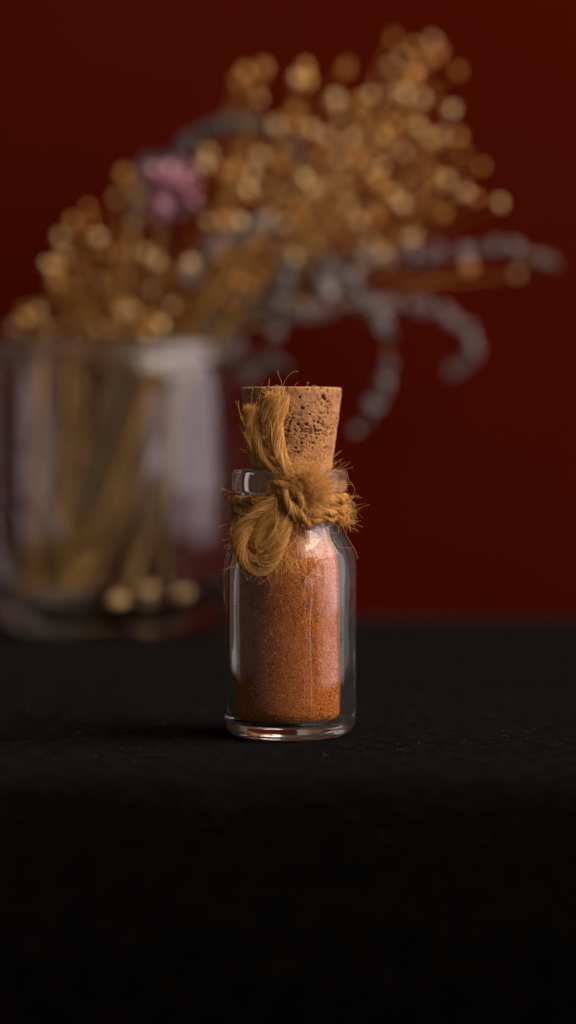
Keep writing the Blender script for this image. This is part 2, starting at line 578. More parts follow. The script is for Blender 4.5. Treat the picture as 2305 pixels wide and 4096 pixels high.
for k, z in enumerate(zz):
    base = np.interp(z, [39.3, 41, 44.0, 44.6, 57.3, 57.75, 57.9], [6.22, 6.35, 6.60, 6.73, 8.38, 8.38, 8.22])
    for i in range(NA):
        th = 2 * math.pi * i / NA - math.pi
        x3, y3 = math.sin(th) * base, -math.cos(th) * base
        P3 = Vector((x3, y3, z))
        d = 0.09 * noise.noise(P3 * 0.6) + 0.05 * noise.noise(P3 * 1.9) + 0.03 * noise.noise(P3 * 4.5)
        tint = 0.0
        da = (th - PA[:, 0] + math.pi) % (2 * math.pi) - math.pi
        dist = np.hypot(da * base, z - PA[:, 1]) / (PA[:, 2] * max(0.35, 1 + 0.9 * noise.noise(P3 * 2.3) + 0.4 * noise.noise(P3 * 6)))
        j = np.argmin(dist)
        if dist[j] < 1.15:
            h = min(1.0, (1.15 - dist[j]) / 0.45)
            d -= PA[j, 3] * 0.75 * h
            tint = max(tint, h)
        # cracks between the cork's growth cells, only in a worn band
        band = noise.noise(P3 * 0.42 + Vector((3, 1, 0))) + 0.35 * math.exp(-((z - 51) / 3.2) ** 2)
        if band > 0.02:
            W = noise.noise_vector(P3 * 1.3) * 0.35
            dd = noise.voronoi(Vector((P3.x, P3.y, P3.z * 1.35)) * 0.40 + W)[0]
            e = dd[1] - dd[0]
            lim = 0.07 * min(1, band * 2.2)
            if e < lim:
                h = (1 - e / lim)
                d -= 0.33 * h
                tint = max(tint, 0.75 * h)
        if z > 56.9:
            d -= 0.9 * max(0, noise.noise(Vector((x3, y3, 1.7)) * 0.9) - 0.08) * (z - 56.9)
        g = max(0.0, noise.noise(Vector((P3.x * 1.5, P3.y * 1.5, P3.z * 2.9)) + Vector((5, 2, 8))) - 0.08 + 0.25 * noise.noise(P3 * 3.6)) * math.exp(-((z - 51.3) / 2.6) ** 2) * max(0, math.cos(th - 0.1))
        d -= 0.5 * g
        tint = max(tint, min(0.45, g * 1.1))
        if z < 44.5:
            d = min(d, 0) * 0.5 - 0.02
        rr = base + d
        V.append((0.25 + math.sin(th) * rr, -math.cos(th) * rr, z + (0.05 * noise.noise(Vector((x3, y3, 7))) if k == NZ - 1 else 0)))
        A.append(tint)
F = []
for k in range(NZ - 1):
    for i in range(NA):
        j = (i + 1) % NA
        F.append((k * NA + i, k * NA + j, (k + 1) * NA + j, (k + 1) * NA + i))
# end faces with a few inner rings
prev = (NZ - 1) * NA
for fr in (0.8, 0.5, 0.2):
    st = len(V)
    for i in range(NA):
        x, y, z = V[(NZ - 1) * NA + i]
        q = Vector((x * fr, y * fr, 0))
        V.append((0.25 + (x - .25) * fr, y * fr, CZ1 + 0.05 + 0.12 * noise.noise(q * 0.9)))
        A.append(max(0, min(1, (noise.noise(q * 1.4) - 0.35) * 5)))
    for i in range(NA):
        j = (i + 1) % NA
        F.append((prev + i, prev + j, st + j, st + i))
    prev = st
F.append(tuple(prev + i for i in range(NA)))
F.append(tuple(reversed(range(NA))))
link_mesh('cork_body', V, F, M['cork'], cork, attrs={'tint': A})

# ------------------------------------------------------------------ the jute twine
twine = thing('jute_twine', 'frayed golden jute twine knotted in a bow round the bottle neck', 'twine', (0, 0, 35))


def prof_fn(spec, m):
    s = np.asarray(spec, dtype=float)
    return np.interp(np.linspace(0, 1, m), s[:, 0], s[:, 1])


def bundle(T, path_pts, radius, nf, twist=1.0, plies=1, fr=(0.03, 0.05), m=26, stray=0.12, flat=None, core=None, tint=(0.45, 0.2), flare=0.0, partial=0.35):
    """a strand of jute: many fibres wound along a path. radius is [(t, r), ...]"""
    base = spline(path_pts, m)
    t, N, B = frames(base)
    rp = prof_fn(radius, m)
    tt = np.linspace(0, 1, m)
    if core is not None:
        core.add(base, rp * 0.62, 8, 0.4)
    length = np.sum(np.linalg.norm(np.diff(base, axis=0), axis=1))
    for k in range(nf):
        ply = k % plies
        pa = 2 * math.pi * (ply / plies + twist * tt) if plies > 1 else None
        rho = math.sqrt(rng.random()) if rng.random() > 0.45 else rng.uniform(0.8, 1.0)
        ph = rng.uniform(0, 2 * math.pi) + 2 * math.pi * tt * (twist * (1.0 if plies == 1 else 1.8)) + np.cumsum(rng.normal(0, 0.05, m))
        wob = 1 + 0.16 * np.sin(tt * rng.uniform(4, 14) + rng.uniform(0, 6)) + flare * tt ** 3 * rng.uniform(-0.3, 1)
        ox, oy = rho * np.cos(ph) * wob, rho * np.sin(ph) * wob
        if plies > 1:
            ox = 0.50 * np.cos(pa) + 0.52 * ox
            oy = 0.50 * np.sin(pa) + 0.52 * oy
        if flat is not None:
            oy = oy * flat
        p = base + rp[:, None] * (ox[:, None] * N + oy[:, None] * B)
        a, b = 0, m
        if rng.random() < partial:
            a = int(rng.uniform(0, m * 0.5))
            b = int(rng.uniform(max(a + 6, m * 0.6), m))
        p = p[a:b].copy()
        if rng.random() < stray:
            e = np.linspace(0, 1, len(p)) ** 3
            p += e[:, None] * rng.normal(0, rp.mean() * 0.9, 3)[None, :]
        # loose ends are not cut level
        if b == m and flare > 0:
            dirn = t[-1]
            p[-1] += dirn * rng.normal(0, 0.35)
        T.add(p, rng.uniform(*fr), 3, float(np.clip(rng.normal(*tint), 0, 1)))
    return base, rp


def fuzz(T, base, rp, n, lmin=0.5, lmax=2.2, avoid=None, fr=0.014, bias=(0, -0.4, 0)):
    t, N, B = frames(base)
    for _ in range(n):
        i = rng.integers(0, len(base))
        a = rng.uniform(0, 6.283)
        u = math.cos(a) * N[i] + math.sin(a) * B[i]
        p0 = base[i] + u * rp[i] * 0.85
        L = rng.uniform(lmin, lmax)
        d1 = u * 0.9 + t[i] * rng.normal(0, 0.8) + np.array(bias) * 0.5
        d1 /= np.linalg.norm(d1)
        d2 = d1 + rng.normal(0, 0.65, 3)
        d3 = d2 + rng.normal(0, 0.9, 3)
        pts = [p0, p0 + d1 * L * .4, p0 + d1 * L * .4 + d2 * L * .3, p0 + d1 * L * .4 + d2 * L * .3 + d3 * L * .3]
        pts = [q if (q[2] > 45 or math.hypot(q[0], q[1]) > keep_r(q[2])) else q * np.array((keep_r(q[2]) / max(1e-3, math.hypot(q[0], q[1])),) * 2 + (1,)) for q in pts]
        T.add(spline(pts, 7), fr * rng.uniform(0.7, 1.3), 3, float(np.clip(rng.normal(0.62, 0.2), 0, 1)))


OR = np.array([r for r, z in outer if 0.5 < z and r > 6.9])
OZ = np.array([z for r, z in outer if 0.5 < z and r > 6.9])


def keep_r(z):
    if z > 44.4:
        return 8.4
    return float(np.interp(z, OZ, OR)) + 0.12


def tp(X, Y, y):                             # a point of the twine, from the neck close-up and a depth in mm
    px, py = zm(X, Y)
    return at(px, py, y)


FZ = Tubes()
# three turns round the neck
for k, (zc, rad, dz, rc) in enumerate([(39.25, 9.05, 0.25, 0.92), (37.6, 9.15, -0.2, 0.95), (36.15, 9.05, 0.15, 0.85)]):
    T, C = Tubes(), Tubes()
    pts = []
    for a in np.linspace(0, 2 * math.pi, 25):
        rr = rad + 0.12 * math.sin(3 * a + k)
        pts.append((rr * math.sin(a + 0.2), -rr * math.cos(a + 0.2), zc + dz * math.sin(a * 1 + k) + 0.12 * math.sin(4 * a + 2 * k)))
    base, rp = bundle(T, pts, [(0, rc), (1, rc)], 250, twist=9, plies=2, m=100, stray=0.05, core=C, fr=(0.035, 0.06), partial=0.7, tint=(0.38, 0.2))
    w = T.build('wrap', M['jute'], twine, kind='stuff')
    C.build('wrap_core', M['jute_core'], w)
    fuzz(FZ, base, rp, 320, 0.25, 0.95, bias=(0, 0, -0.1))

# the two cut ends standing up over the cork
T, C = Tubes(), Tubes()
pa = [tp(735, 960, -11.2), tp(680, 880, -11.6), tp(590, 830, -11.3), tp(490, 745, -10.6), tp(428, 620, -9.9), tp(400, 480, -9.6), tp(395, 350, -9.7)]
base, rp = bundle(T, pa, [(0, .8), (.25, .95), (.6, 1.25), (1, 1.35)], 360, twist=0.6, plies=3, m=28, stray=0.08, core=C, flare=0.25, tint=(0.46, 0.24), partial=0.25)
o = T.build('tail', M['jute'], twine, kind='stuff')
C.build('tail_core', M['jute_core'], o)
fuzz(FZ, base, rp, 120, 0.4, 1.4)
T, C = Tubes(), Tubes()
pb = [tp(750, 980, -11.8), tp(690, 870, -12.2), tp(630, 745, -11.8), tp(590, 620, -11.2), tp(572, 480, -10.8), tp(578, 360, -10.7), tp(595, 255, -10.9)]
base, rp = bundle(T, pb, [(0, .8), (.3, 1.0), (.55, 1.5), (.8, 1.95), (1, 2.1)], 480, twist=0.5, plies=3, m=28, stray=0.08, core=C, flare=0.35, flat=0.75, tint=(0.55, 0.24), partial=0.25)
o = T.build('tail', M['jute'], twine, kind='stuff')
C.build('tail_core', M['jute_core'], o)
fuzz(FZ, base, rp, 220, 0.5, 2.2)

# the bow's loop hanging over the shoulder
T, C = Tubes(), Tubes()
pl = [tp(640, 1010, -11.6), tp(560, 1090, -12.4), tp(440, 1180, -12.6), tp(345, 1290, -12.7), tp(318, 1420, -12.9), tp(375, 1535, -13.2), tp(470, 1560, -13.4), tp(560, 1490, -13.6), tp(610, 1380, -13.8), tp(650, 1260, -13.6), tp(690, 1130, -12.9)]
base, rp = bundle(T, pl, [(0, .8), (.15, 1.25), (.4, 1.7), (.6, 1.8), (.8, 1.5), (1, .9)], 680, twist=1.4, plies=3, m=46, stray=0.10, core=C, tint=(0.44, 0.25), fr=(0.03, 0.055))
o = T.build('loop', M['jute'], twine, kind='stuff')
C.build('loop_core', M['jute_core'], o)
fuzz(FZ, base, rp, 420, 0.4, 2.0)
# second, inner strand of the bow
T, C = Tubes(), Tubes()
pl2 = [tp(650, 1040, -12.6), tp(580, 1150, -13.0), tp(500, 1250, -13.2), tp(455, 1370, -13.4), tp(470, 1450, -13.5), tp(530, 1400, -13.9), tp(590, 1280, -13.9), tp(650, 1160, -13.6)]
base, rp = bundle(T, pl2, [(0, .7), (.3, 1.2), (.6, 1.3), (1, .8)], 320, twist=0.7, m=36, stray=0.12, core=C, tint=(0.34, 0.2))
o = T.build('loop', M['jute'], twine, kind='stuff')
C.build('loop_core', M['jute_core'], o)
fuzz(FZ, base, rp, 200, 0.6, 2.0)

# the knot: strands crossing over one another
T, C = Tubes(), Tubes()
for pts, rad in (([tp(560, 950, -11.0), tp(630, 935, -12.6), tp(710, 980, -13.6), tp(780, 1060, -13.9), tp(800, 1150, -13.2), tp(760, 1230, -12.0)], [(0, .7), (.4, 1.0), (1, .8)]),
                 ([tp(590, 1040, -11.4), tp(640, 990, -13.2), tp(670, 1060, -14.3), tp(730, 1150, -14.4), tp(800, 1225, -13.6), tp(850, 1260, -12.2)], [(0, .6), (.4, .95), (.8, .95), (1, .5)]),
                 ([tp(700, 860, -11.8), tp(745, 930, -13.2), tp(770, 1000, -13.8), tp(740, 1080, -12.8)], [(0, .7), (.5, .85), (1, .6)]),
                 ([tp(540, 1020, -10.6), tp(600, 985, -12.0), tp(680, 1000, -12.4), tp(760, 1010, -11.6)], [(0, .7), (.5, .8), (1, .7)])):
    base, rp = bundle(T, pts, rad, 200, twist=1.1, plies=2, m=26, stray=0.04, core=C, tint=(0.44, 0.24), fr=(0.035, 0.06))
    fuzz(FZ, base, rp, 30, 0.3, 1.2)
o = T.build('knot', M['jute'], twine, kind='stuff')
C.build('knot_core', M['jute_core'], o)

# the unravelled brush of fibres to the right of the knot
T = Tubes()
for _ in range(250):
    c0 = tp(rng.normal(815, 42), rng.normal(1000, 66), rng.uniform(-13.4, -10.9))
    ang = rng.uniform(-0.65, 1.6)                          # above the horizontal, to the right
    CL = rng.uniform(2.2, 1.5 + 6.3 * (0.74 + 0.26 * math.cos(2.0 * (ang - 1.2))))
    out = rng.normal(-0.28, 0.22)
    bend = rng.normal(0, 0.5, (4, 3))
    ctint = rng.normal(0.56, 0.2)
    for _k in range(int(rng.integers(5, 17))):
        L = CL * rng.uniform(0.6, 1.1)
        d = np.array((math.cos(ang), out, math.sin(ang))) + rng.normal(0, 0.10, 3)
        pts = [c0 + rng.normal(0, 0.22, 3)]
        for k in range(4):
            pts.append(pts[-1] + d * L * 0.27)
            d = d + bend[k] + rng.normal(0, 0.16, 3)
            d /= max(1.0, np.linalg.norm(d))
        q2 = []
        for q in pts:
            kr = keep_r(q[2]) + 0.1
            rr = math.hypot(q[0], q[1])
            if rr < kr and q[2] < 44.6:
                q = np.array((q[0], -math.sqrt(max(0.01, kr * kr - min(q[0] ** 2, kr * kr * .98))), q[2]))
            q2.append(q)
        T.add(spline(q2, 11), rng.uniform(0.010, 0.021), 3, float(np.clip(0.08 + ctint + rng.normal(0, 0.15), 0, 1)))
T.build('frayed_end', M['jute'], twine, kind='stuff')

# fine hairs below the bow, over the glass
for _ in range(190):
    X, Y = rng.normal(640, 130), rng.uniform(1250, 1560)
    p0 = tp(X, Y, -13.0)
    L = rng.uniform(1.0, 4.2)
    d1 = np.array((rng.normal(0.05, 0.45), rng.normal(-0.1, 0.25), -1.0))
    d2 = d1 + rng.normal(0, 0.5, 3)
    d3 = d2 + rng.normal(0, 0.8, 3)
    pts = [p0, p0 + d1 * L * .4, p0 + d1 * L * .4 + d2 * L * .3, p0 + d1 * L * .4 + d2 * L * .3 + d3 * L * .3]
    pts = [np.array((q[0], min(q[1], -keep_r(q[2]) - 0.1), q[2])) for q in pts]
    FZ.add(spline(pts, 9), rng.uniform(0.011, 0.018), 3, float(np.clip(rng.normal(0.7, 0.2), 0, 1)))
for _ in range(170):                          # hairs at the right side of the neck
    a = rng.uniform(0.9, 1.75)
    rr = rng.uniform(9.2, 10.0)
    p0 = np.array((rr * math.sin(a), -rr * math.cos(a), rng.uniform(35.2, 40.2)))
    L = rng.uniform(0.4, 1.6)
    d1 = np.array((math.sin(a), -math.cos(a), rng.normal(-0.5, 0.8)))
    d2 = d1 + rng.normal(0, 0.7, 3)
    d3 = d2 + rng.normal(0, 1.0, 3)
    FZ.add(spline([p0, p0 + d1 * L * .4, p0 + d1 * L * .4 + d2 * L * .3, p0 + d1 * L * .4 + d2 * L * .3 + d3 * L * .3], 8), rng.uniform(0.012, 0.02), 3, float(np.clip(rng.normal(0.65, 0.2), 0, 1)))
FZ.build('fuzz', M['jute'], twine, kind='stuff')

# the long single hairs one can pick out
for pts in ([(640, 205, -9), (630, 150, -8.6), (612, 105, -8.6), (598, 58, -8.8)],
            [(642, 180, -9), (665, 130, -9.2), (705, 82, -9.4), (742, 66, -9.4), (765, 72, -9.4)],
            [(256, 1006, -8.5), (215, 992, -9), (190, 985, -9), (178, 968, -9), (164, 992, -9)],
            [(1165, 1150, -5), (1215, 1140, -5.4), (1262, 1118, -5.6), (1312, 1096, -5.6)],
            [(1100, 1240, -6), (1122, 1310, -6.6), (1165, 1390, -7), (1200, 1450, -7), (1222, 1518, -7)],
            [(1095, 1230, -6), (1140, 1268, -6.6), (1185, 1282, -7), (1228, 1308, -7)],
            [(1140, 850, -5), (1152, 910, -5.6), (1190, 960, -6), (1195, 1000, -6), (1170, 1045, -6)],
            [(1050, 815, -7), (1075, 800, -7.2), (1094, 772, -7.4)],
            [(560, 215, -9), (552, 190, -8.8), (585, 180, -8.6), (640, 186, -8.6)],
            [(840, 200, -8.5), (828, 165, -8.4), (838, 150, -8.4), (846, 165, -8.4)],
            [(850, 195, -8.4), (885, 175, -8.4), (908, 185, -8.4)],
            [(740, 200, -8.8), (735, 175, -8.8), (752, 160, -8.8), (760, 150, -8.8)],
            [(270, 1200, -8), (248, 1260, -8.6), (243, 1310, -8.6), (262, 1350, -9)],
            [(740, 270, -10), (715, 370, -10.6), (690, 440, -10.8), (655, 520, -10.8)]):
    T = Tubes()
    T.add(spline([tp(*q) for q in pts], 22), 0.022, 4, 0.65)
    T.build('stray_fibre', M['jute'], twine)

# ------------------------------------------------------------------ the jar behind
JX, JY = at(445, 1750, 218)[0], 218.0
JR = 34.0
jar = thing('glass_jar', 'round clear glass jar holding the dried flowers behind the bottle', 'jar', (JX, JY, 0))
jo = [(0, 0.9), (14, 0.8), (18, 0.3), (20, 0.02), (22, 0.3), (25.6, 2.0), (28.4, 4.7), (30.4, 8.2), (31.9, 12.5), (33.0, 17.5), (33.8, 23), (34.4, 29), (34.7, 35), (34.75, 40)]
jo += [(34.7, 44), (34.6, 48), (34.45, 52), (34.25, 56), (34.05, 60)] + [(33.85, 63), (33.6, 65.6), (33.3, 67.4), (32.9, 68.1), (32.2, 68.4), (31.5, 68.0), (31.3, 67.2)]
ji = [(31.4, 66.0), (31.7, 63.5)] + [(31.8, z) for z in np.linspace(60, 40, 6)] + [(31.7, 35), (31.5, 29), (31.1, 23), (30.4, 18), (29.3, 13.8), (27.6, 10.2), (25, 7.4), (21.5, 5.7), (17, 4.9), (10, 4.6), (0, 4.5)]
vj, fj = lathe([(r * 1.1, z) for r, z in jo + ji], 128, cx=JX, cy_=JY, wob=0.12, closed=False, seed=4)
jb = link_mesh('jar_body', vj, fj, M['jar_glass'], jar)
bm = bmesh.new()
bm.from_mesh(jb.data)
bmesh.ops.recalc_face_normals(bm, faces=bm.faces)
bm.to_mesh(jb.data)
bm.free()
jb.data.polygons.foreach_set('use_smooth', np.ones(len(jb.data.polygons), dtype=bool))

lip = []
for k in range(16):
    a = 2 * math.pi * k / 16
    lip.append((32.7 * 1.1 + 2.1 * math.cos(a) * (0.85 + 0.15 * abs(math.cos(a))), 70.75 + 2.25 * math.sin(a)))
vr, fr_ = lathe(lip, 128, cx=JX, cy_=JY, wob=0.1, closed=True, seed=6)
rim = link_mesh('rim', vr, [tuple(reversed(q)) for q in fr_], M['rim_glass'], jar)
bm = bmesh.new()
bm.from_mesh(rim.data)
bmesh.ops.recalc_face_normals(bm, faces=bm.faces)
bm.to_mesh(rim.data)
bm.free()

# ------------------------------------------------------------------ dried flowers
pod_prof = [(0, -1.0), (0.28, -0.95), (0.62, -0.74), (0.90, -0.35), (1.0, 0.05), (0.92, 0.45), (0.68, 0.78), (0.36, 0.96), (0.16, 1.12), (0.05, 1.45), (0, 1.5)]


def pod_mesh(i, mat):
    vv, ff = [], []
    seg = 10
    base, ff = lathe(pod_prof, seg, closed=False)
    for x, y, z in base:
        a = math.atan2(y, x)
        k = 1 + 0.07 * math.cos(5 * a + i) + 0.05 * noise.noise(Vector((x * 2, y * 2, z * 2 + i)))
        vv.append((x * k, y * k, z))
    me = bpy.data.meshes.new('seed_pod')
    me.from_pydata((np.array(vv) * MM).tolist(), [], [tuple(reversed(q)) for q in ff])
    me.polygons.foreach_set('use_smooth', np.ones(len(me.polygons), dtype=bool))
    me.materials.append(mat)
    return me


PODS = [pod_mesh(i, M['pod'][(0, 1, 1, 2, 1, 0)[i]]) for i in range(6)]


def floret_mesh(i, mat, spiky=0.35):
    vv = []
    bm = bmesh.new()
    bmesh.ops.create_icosphere(bm, subdivisions=2, radius=1.0)
    for q in bm.verts:
        n = noise.noise(q.co * 2.4 + Vector((i * 3.1, 0, 0)))
        q.co *= 1 + spiky * n * 1.6
    me = bpy.data.meshes.new('floret')
    for q in bm.verts:
        q.co *= MM
    bm.to_mesh(me)
    bm.free()
    me.materials.append(mat)
    return me


def petal_mesh(mat):
    vv, ff = [], []
    for i in range(6):
        t = i / 5
        w = 0.55 * math.sin(math.pi * (0.12 + 0.82 * t)) ** 0.8
        for s in (-1, 0, 1):
            vv.append((w * s, 0.25 * t * t + (0.12 * abs(s)), t * 1.4))
    for i in range(5):
        for s in range(2):
            a = i * 3 + s
            ff.append((a, a + 1, a + 4, a + 3))
    n = len(vv)                               # thickness
    vv += [(x, y + 0.06, z) for x, y, z in vv]
    ff += [tuple(reversed([k + n for k in q])) for q in ff]
    me = bpy.data.meshes.new('petal')
    me.from_pydata((np.array(vv) * MM).tolist(), [], ff)
    me.polygons.foreach_set('use_smooth', np.ones(len(me.polygons), dtype=bool))
    me.materials.append(mat)
    return me


def put(name, me, parent, pos, size, direction=None):
    o = bpy.data.objects.new(name, me)
    COL.objects.link(o)
    if parent is not None:
        o.parent = parent
        o.location = Vector(pos) * MM - parent_world(parent)
    else:
        o.location = Vector(pos) * MM
    o.scale = (size[0], size[0], size[1]) if isinstance(size, tuple) else (size,) * 3
    d = Vector(direction if direction is not None else rng.normal(size=3))
    o.rotation_euler = d.to_track_quat('Z', 'Y').to_euler()
    return o


def inside_jar(p):
    return math.hypot(p[0] - JX, p[1] - JY) < 29 and p[2] > 8


HUSKS = [floret_mesh(i + 5, M['pod'][i], 0.55) for i in range(3)]
# (overview pixels of the pods, depth, foot of the stem in the jar (overview px), label)
SPRAYS = [
    ([(1085, 105), (990, 95), (1040, 118), (1012, 142), (1062, 160), (980, 168), (1035, 195), (1100, 135)], 222, (330, 420), 'tallest spray of golden round seed pods at the upper right'),
    ([(1150, 180), (1168, 212), (1085, 235), (1130, 280), (1118, 200), (1060, 250)], 214, (350, 1420), 'spray of amber seed pods just below the tallest spray, hanging right'),
    ([(1020, 290), (1000, 240), (930, 240), (905, 310), (960, 345), (985, 320), (1050, 325)], 205, (310, 1410), 'pale seed pod spray beneath the tallest spray'),
    ([(1150, 345), (1160, 385), (1105, 350), (1060, 390), (1085, 300)], 228, (370, 1405), 'dim brown seed pod spray at right, under the amber pods'),
    ([(1010, 385), (930, 430), (945, 460), (980, 492), (960, 420), (895, 400), (1005, 515)], 200, (290, 1430), 'pale cream seed pod spray curving right of centre'),
    ([(1090, 445), (1120, 455), (1170, 482), (1210, 420), (1255, 512), (1195, 500), (1050, 480)], 207, (380, 1415), 'seed pod spray leaning right, its last pod alone'),
    ([(1175, 675), (1300, 690), (1100, 610), (1030, 600), (960, 640), (930, 610), (1110, 540)], 203, (400, 1425), 'lowest right spray ending in two separate round pods'),
    ([(765, 172), (870, 172), (815, 235), (840, 255), (745, 200), (900, 260), (860, 300)], 212, (270, 420), 'two knobbed seed pod spray at the top middle'),
    ([(660, 175), (615, 185), (640, 225), (595, 205), (650, 250), (700, 250), (740, 285)], 216, (250, 1420), 'leftmost of the sprays along the top edge of the bouquet'),
    ([(780, 330), (850, 290), (820, 345), (740, 320), (690, 320), (880, 350), (800, 390), (850, 400)], 209, (300, 1390), 'golden seed pod spray in the middle of the bouquet top'),
    ([(520, 390), (600, 370), (650, 400), (510, 425), (560, 400), (700, 385), (630, 440), (585, 430)], 204, (230, 1410), 'spray of golden pods below the dark arching spike'),
    ([(700, 420), (720, 490), (620, 480), (760, 450), (680, 540), (660, 470), (740, 530), (780, 480)], 211, (260, 1430), 'crowded seed pod spray at the centre of the bouquet'),
    ([(860, 470), (870, 520), (760, 560), (900, 560), (820, 530), (830, 590), (790, 620), (940, 550), (880, 620)], 215, (330, 1430), 'orange brown seed pod spray right below the centre'),
    ([(220, 525), (228, 560), (245, 600), (205, 590), (265, 635), (180, 560), (150, 600)], 206, (150, 420), 'upright spray of tan seed pods at the left of the bouquet'),
    ([(120, 668), (160, 645), (200, 690), (100, 740), (180, 730), (140, 710), (85, 780), (60, 800)], 212, (90, 1390), 'outermost left seed pod spray drooping over the jar rim'),
    ([(330, 690), (300, 640), (360, 640), (420, 690), (330, 740), (380, 730), (280, 700), (400, 650)], 200, (180, 1420), 'large pale seed pod spray just above the jar'),
    ([(560, 640), (640, 640), (470, 680), (530, 720), (600, 600), (500, 640), (580, 690), (640, 690)], 208, (240, 420), 'spray of tan pods between the pink bloom and the hanging spikes'),
    ([(310, 445), (330, 480), (290, 500), (350, 540), (400, 590), (370, 600)], 224, (170, 1410), 'rust coloured small pod spray left of the pink bloom'),
    ([(300, 800), (280, 830), (380, 800), (400, 820), (330, 780), (290, 770), (350, 830), (430, 770)], 198, (210, 1430), 'lowest tan seed pod spray, touching the jar rim'),
    ([(600, 560), (650, 590), (560, 560), (690, 640), (740, 650), (480, 610), (520, 560), (620, 720), (570, 760), (450, 620)], 197, (300, 1410), 'tan seed pod spray bridging the left cluster and the right mass'),
    ([(180, 800), (150, 820), (220, 770), (40, 830), (240, 820), (120, 830)], 220, (110, 1420), 'brownish seed pod spray low at the left, behind the jar rim'),
]
for si, (pods, dep, foot, label) in enumerate(SPRAYS):
    pts3 = []
    for (x, y) in pods:
        for k in range(2 if rng.random() < 0.22 else 1):
            jx, jy = (0, 0) if k == 0 else (rng.normal(0, 20), abs(rng.normal(0, 24)))
            p = at(*fv(x + jx, y + jy), dep + rng.normal(0, 9))
            pts3.append(p)
    pts3 = np.array([q for q in pts3 if rng.random() > 0.1])
    cen = pts3.mean(axis=0)
    fx = at(*fv(*foot), dep)
    foot3 = np.array((JX - 16 + np.clip((fx[0] - JX) * 0.5, -6, 14), JY + rng.uniform(-12, 12), 8.0))
    root = thing('seed_pod_spray', 'dried ' + label, 'dried flower', foot3, 'dried seed pod sprays in the jar')
    # the stem leaves through the jar's mouth
    mx_ = JX + np.clip((cen[0] - JX) * 0.45 + rng.normal(0, 4), -24, 24)
    mouth = np.array((mx_, JY + rng.uniform(-16, 12), 70.0))
    low = np.argmin(pts3[:, 2] * 0 + np.linalg.norm(pts3 - mouth, axis=1))
    hub = cen * 0.90 + mouth * 0.10
    if cen[2] < 84:
        hub = cen + np.array((0, 0, -1))
    stem_path = spline([foot3, foot3 * 0.5 + mouth * 0.5 + rng.normal(0, 1.2, 3), mouth, (mouth + hub) / 2 + np.array((0, 0, 2.0)), hub], 36)
    T = Tubes()
    T.add(stem_path, np.linspace(0.65, 0.22, 36), 6)
    st = T.build('stem', M['olive'] if si % 3 == 0 else M['straw'], root)
    BR = Tubes()
    for q in pts3:
        j = int(np.clip(35 - rng.uniform(0, 12) * (1 if cen[2] > 84 else 0.3), 20, 35))
        s0 = stem_path[j]
        mid = s0 * 0.45 + q * 0.55 + rng.normal(0, 1.7, 3) + np.array((0, 0, -0.6))
        tw = Tubes()
        br = spline([s0, mid, q], 9)
        tw.add(br, np.linspace(0.22, 0.12, 9), 5)
        tw.build('twig', M['straw'], root)
        dirn = br[-1] - br[-2]
        big = rng.uniform(1.0, 1.8)
        if rng.random() < 0.2:                     # an empty, ragged husk
            put('husk', HUSKS[int(rng.integers(0, 3))], root, q, (big * 0.8, big * rng.uniform(0.9, 1.5)), dirn)
        else:
            put('seed_pod', PODS[int(rng.integers(0, 6))], root, q, (big, big * rng.uniform(0.75, 1.25)), dirn)

# blue-grey beaded spikes
SPIKES = [
    ([(800, 720), (850, 690), (905, 740), (950, 800), (975, 880), (965, 960), (930, 1040), (880, 1090)], 196, 'grey_floret', 2.5, 'longest blue grey beaded spike hanging beside the cork', 8),
    ([(700, 800), (860, 770), (1000, 765), (1110, 785), (1180, 840), (1185, 900), (1130, 945)], 232, 'mauve_floret', 2.0, 'faint mauve spike arching right against the bare red wall', 3.0),
    ([(600, 620), (660, 560), (700, 610), (715, 690), (705, 760), (690, 830), (675, 890)], 196, 'grey_floret', 2.6, 'blue grey spike hanging straight down behind the cork', 6),
    ([(700, 720), (900, 650), (1040, 640), (1120, 642), (1200, 628), (1280, 625), (1350, 648), (1405, 668)], 210, 'mauve_floret', 2.5, 'grey spike reaching farthest right of all', 6),
    ([(420, 480), (450, 380), (520, 330), (600, 315), (680, 325), (740, 370), (760, 440)], 216, 'dark_floret', 2.1, 'dark slate spike arching over the top left', 5),
    ([(430, 900), (500, 830), (560, 775), (630, 740), (700, 700), (780, 660)], 212, 'dark_floret', 2.2, 'dark slate spike slanting from jar rim to the centre', 5),
    ([(560, 900), (600, 820), (660, 790), (760, 790), (840, 770)], 226, 'mauve_floret', 2.1, 'short mauve spike lying behind the slanting dark spike', 5),
    ([(340, 560), (355, 430), (390, 405), (430, 415)], 220, 'dark_floret', 1.8, 'small dark tuft spike on top of the pink bloom', 4),
    ([(470, 700), (540, 620), (570, 570), (590, 540)], 207, 'grey_floret', 1.9, 'short grey spike standing right of the pink bloom', 5),
    ([(620, 960), (650, 925), (690, 910), (725, 925)], 205, 'dark_floret', 1.5, 'small dark curled spike tip just above the cork', 4),
]
FL = {}
for k in ('grey_floret', 'mauve_floret', 'dark_floret'):
    FL[k] = [floret_mesh(i, M[k]) for i in range(3)]
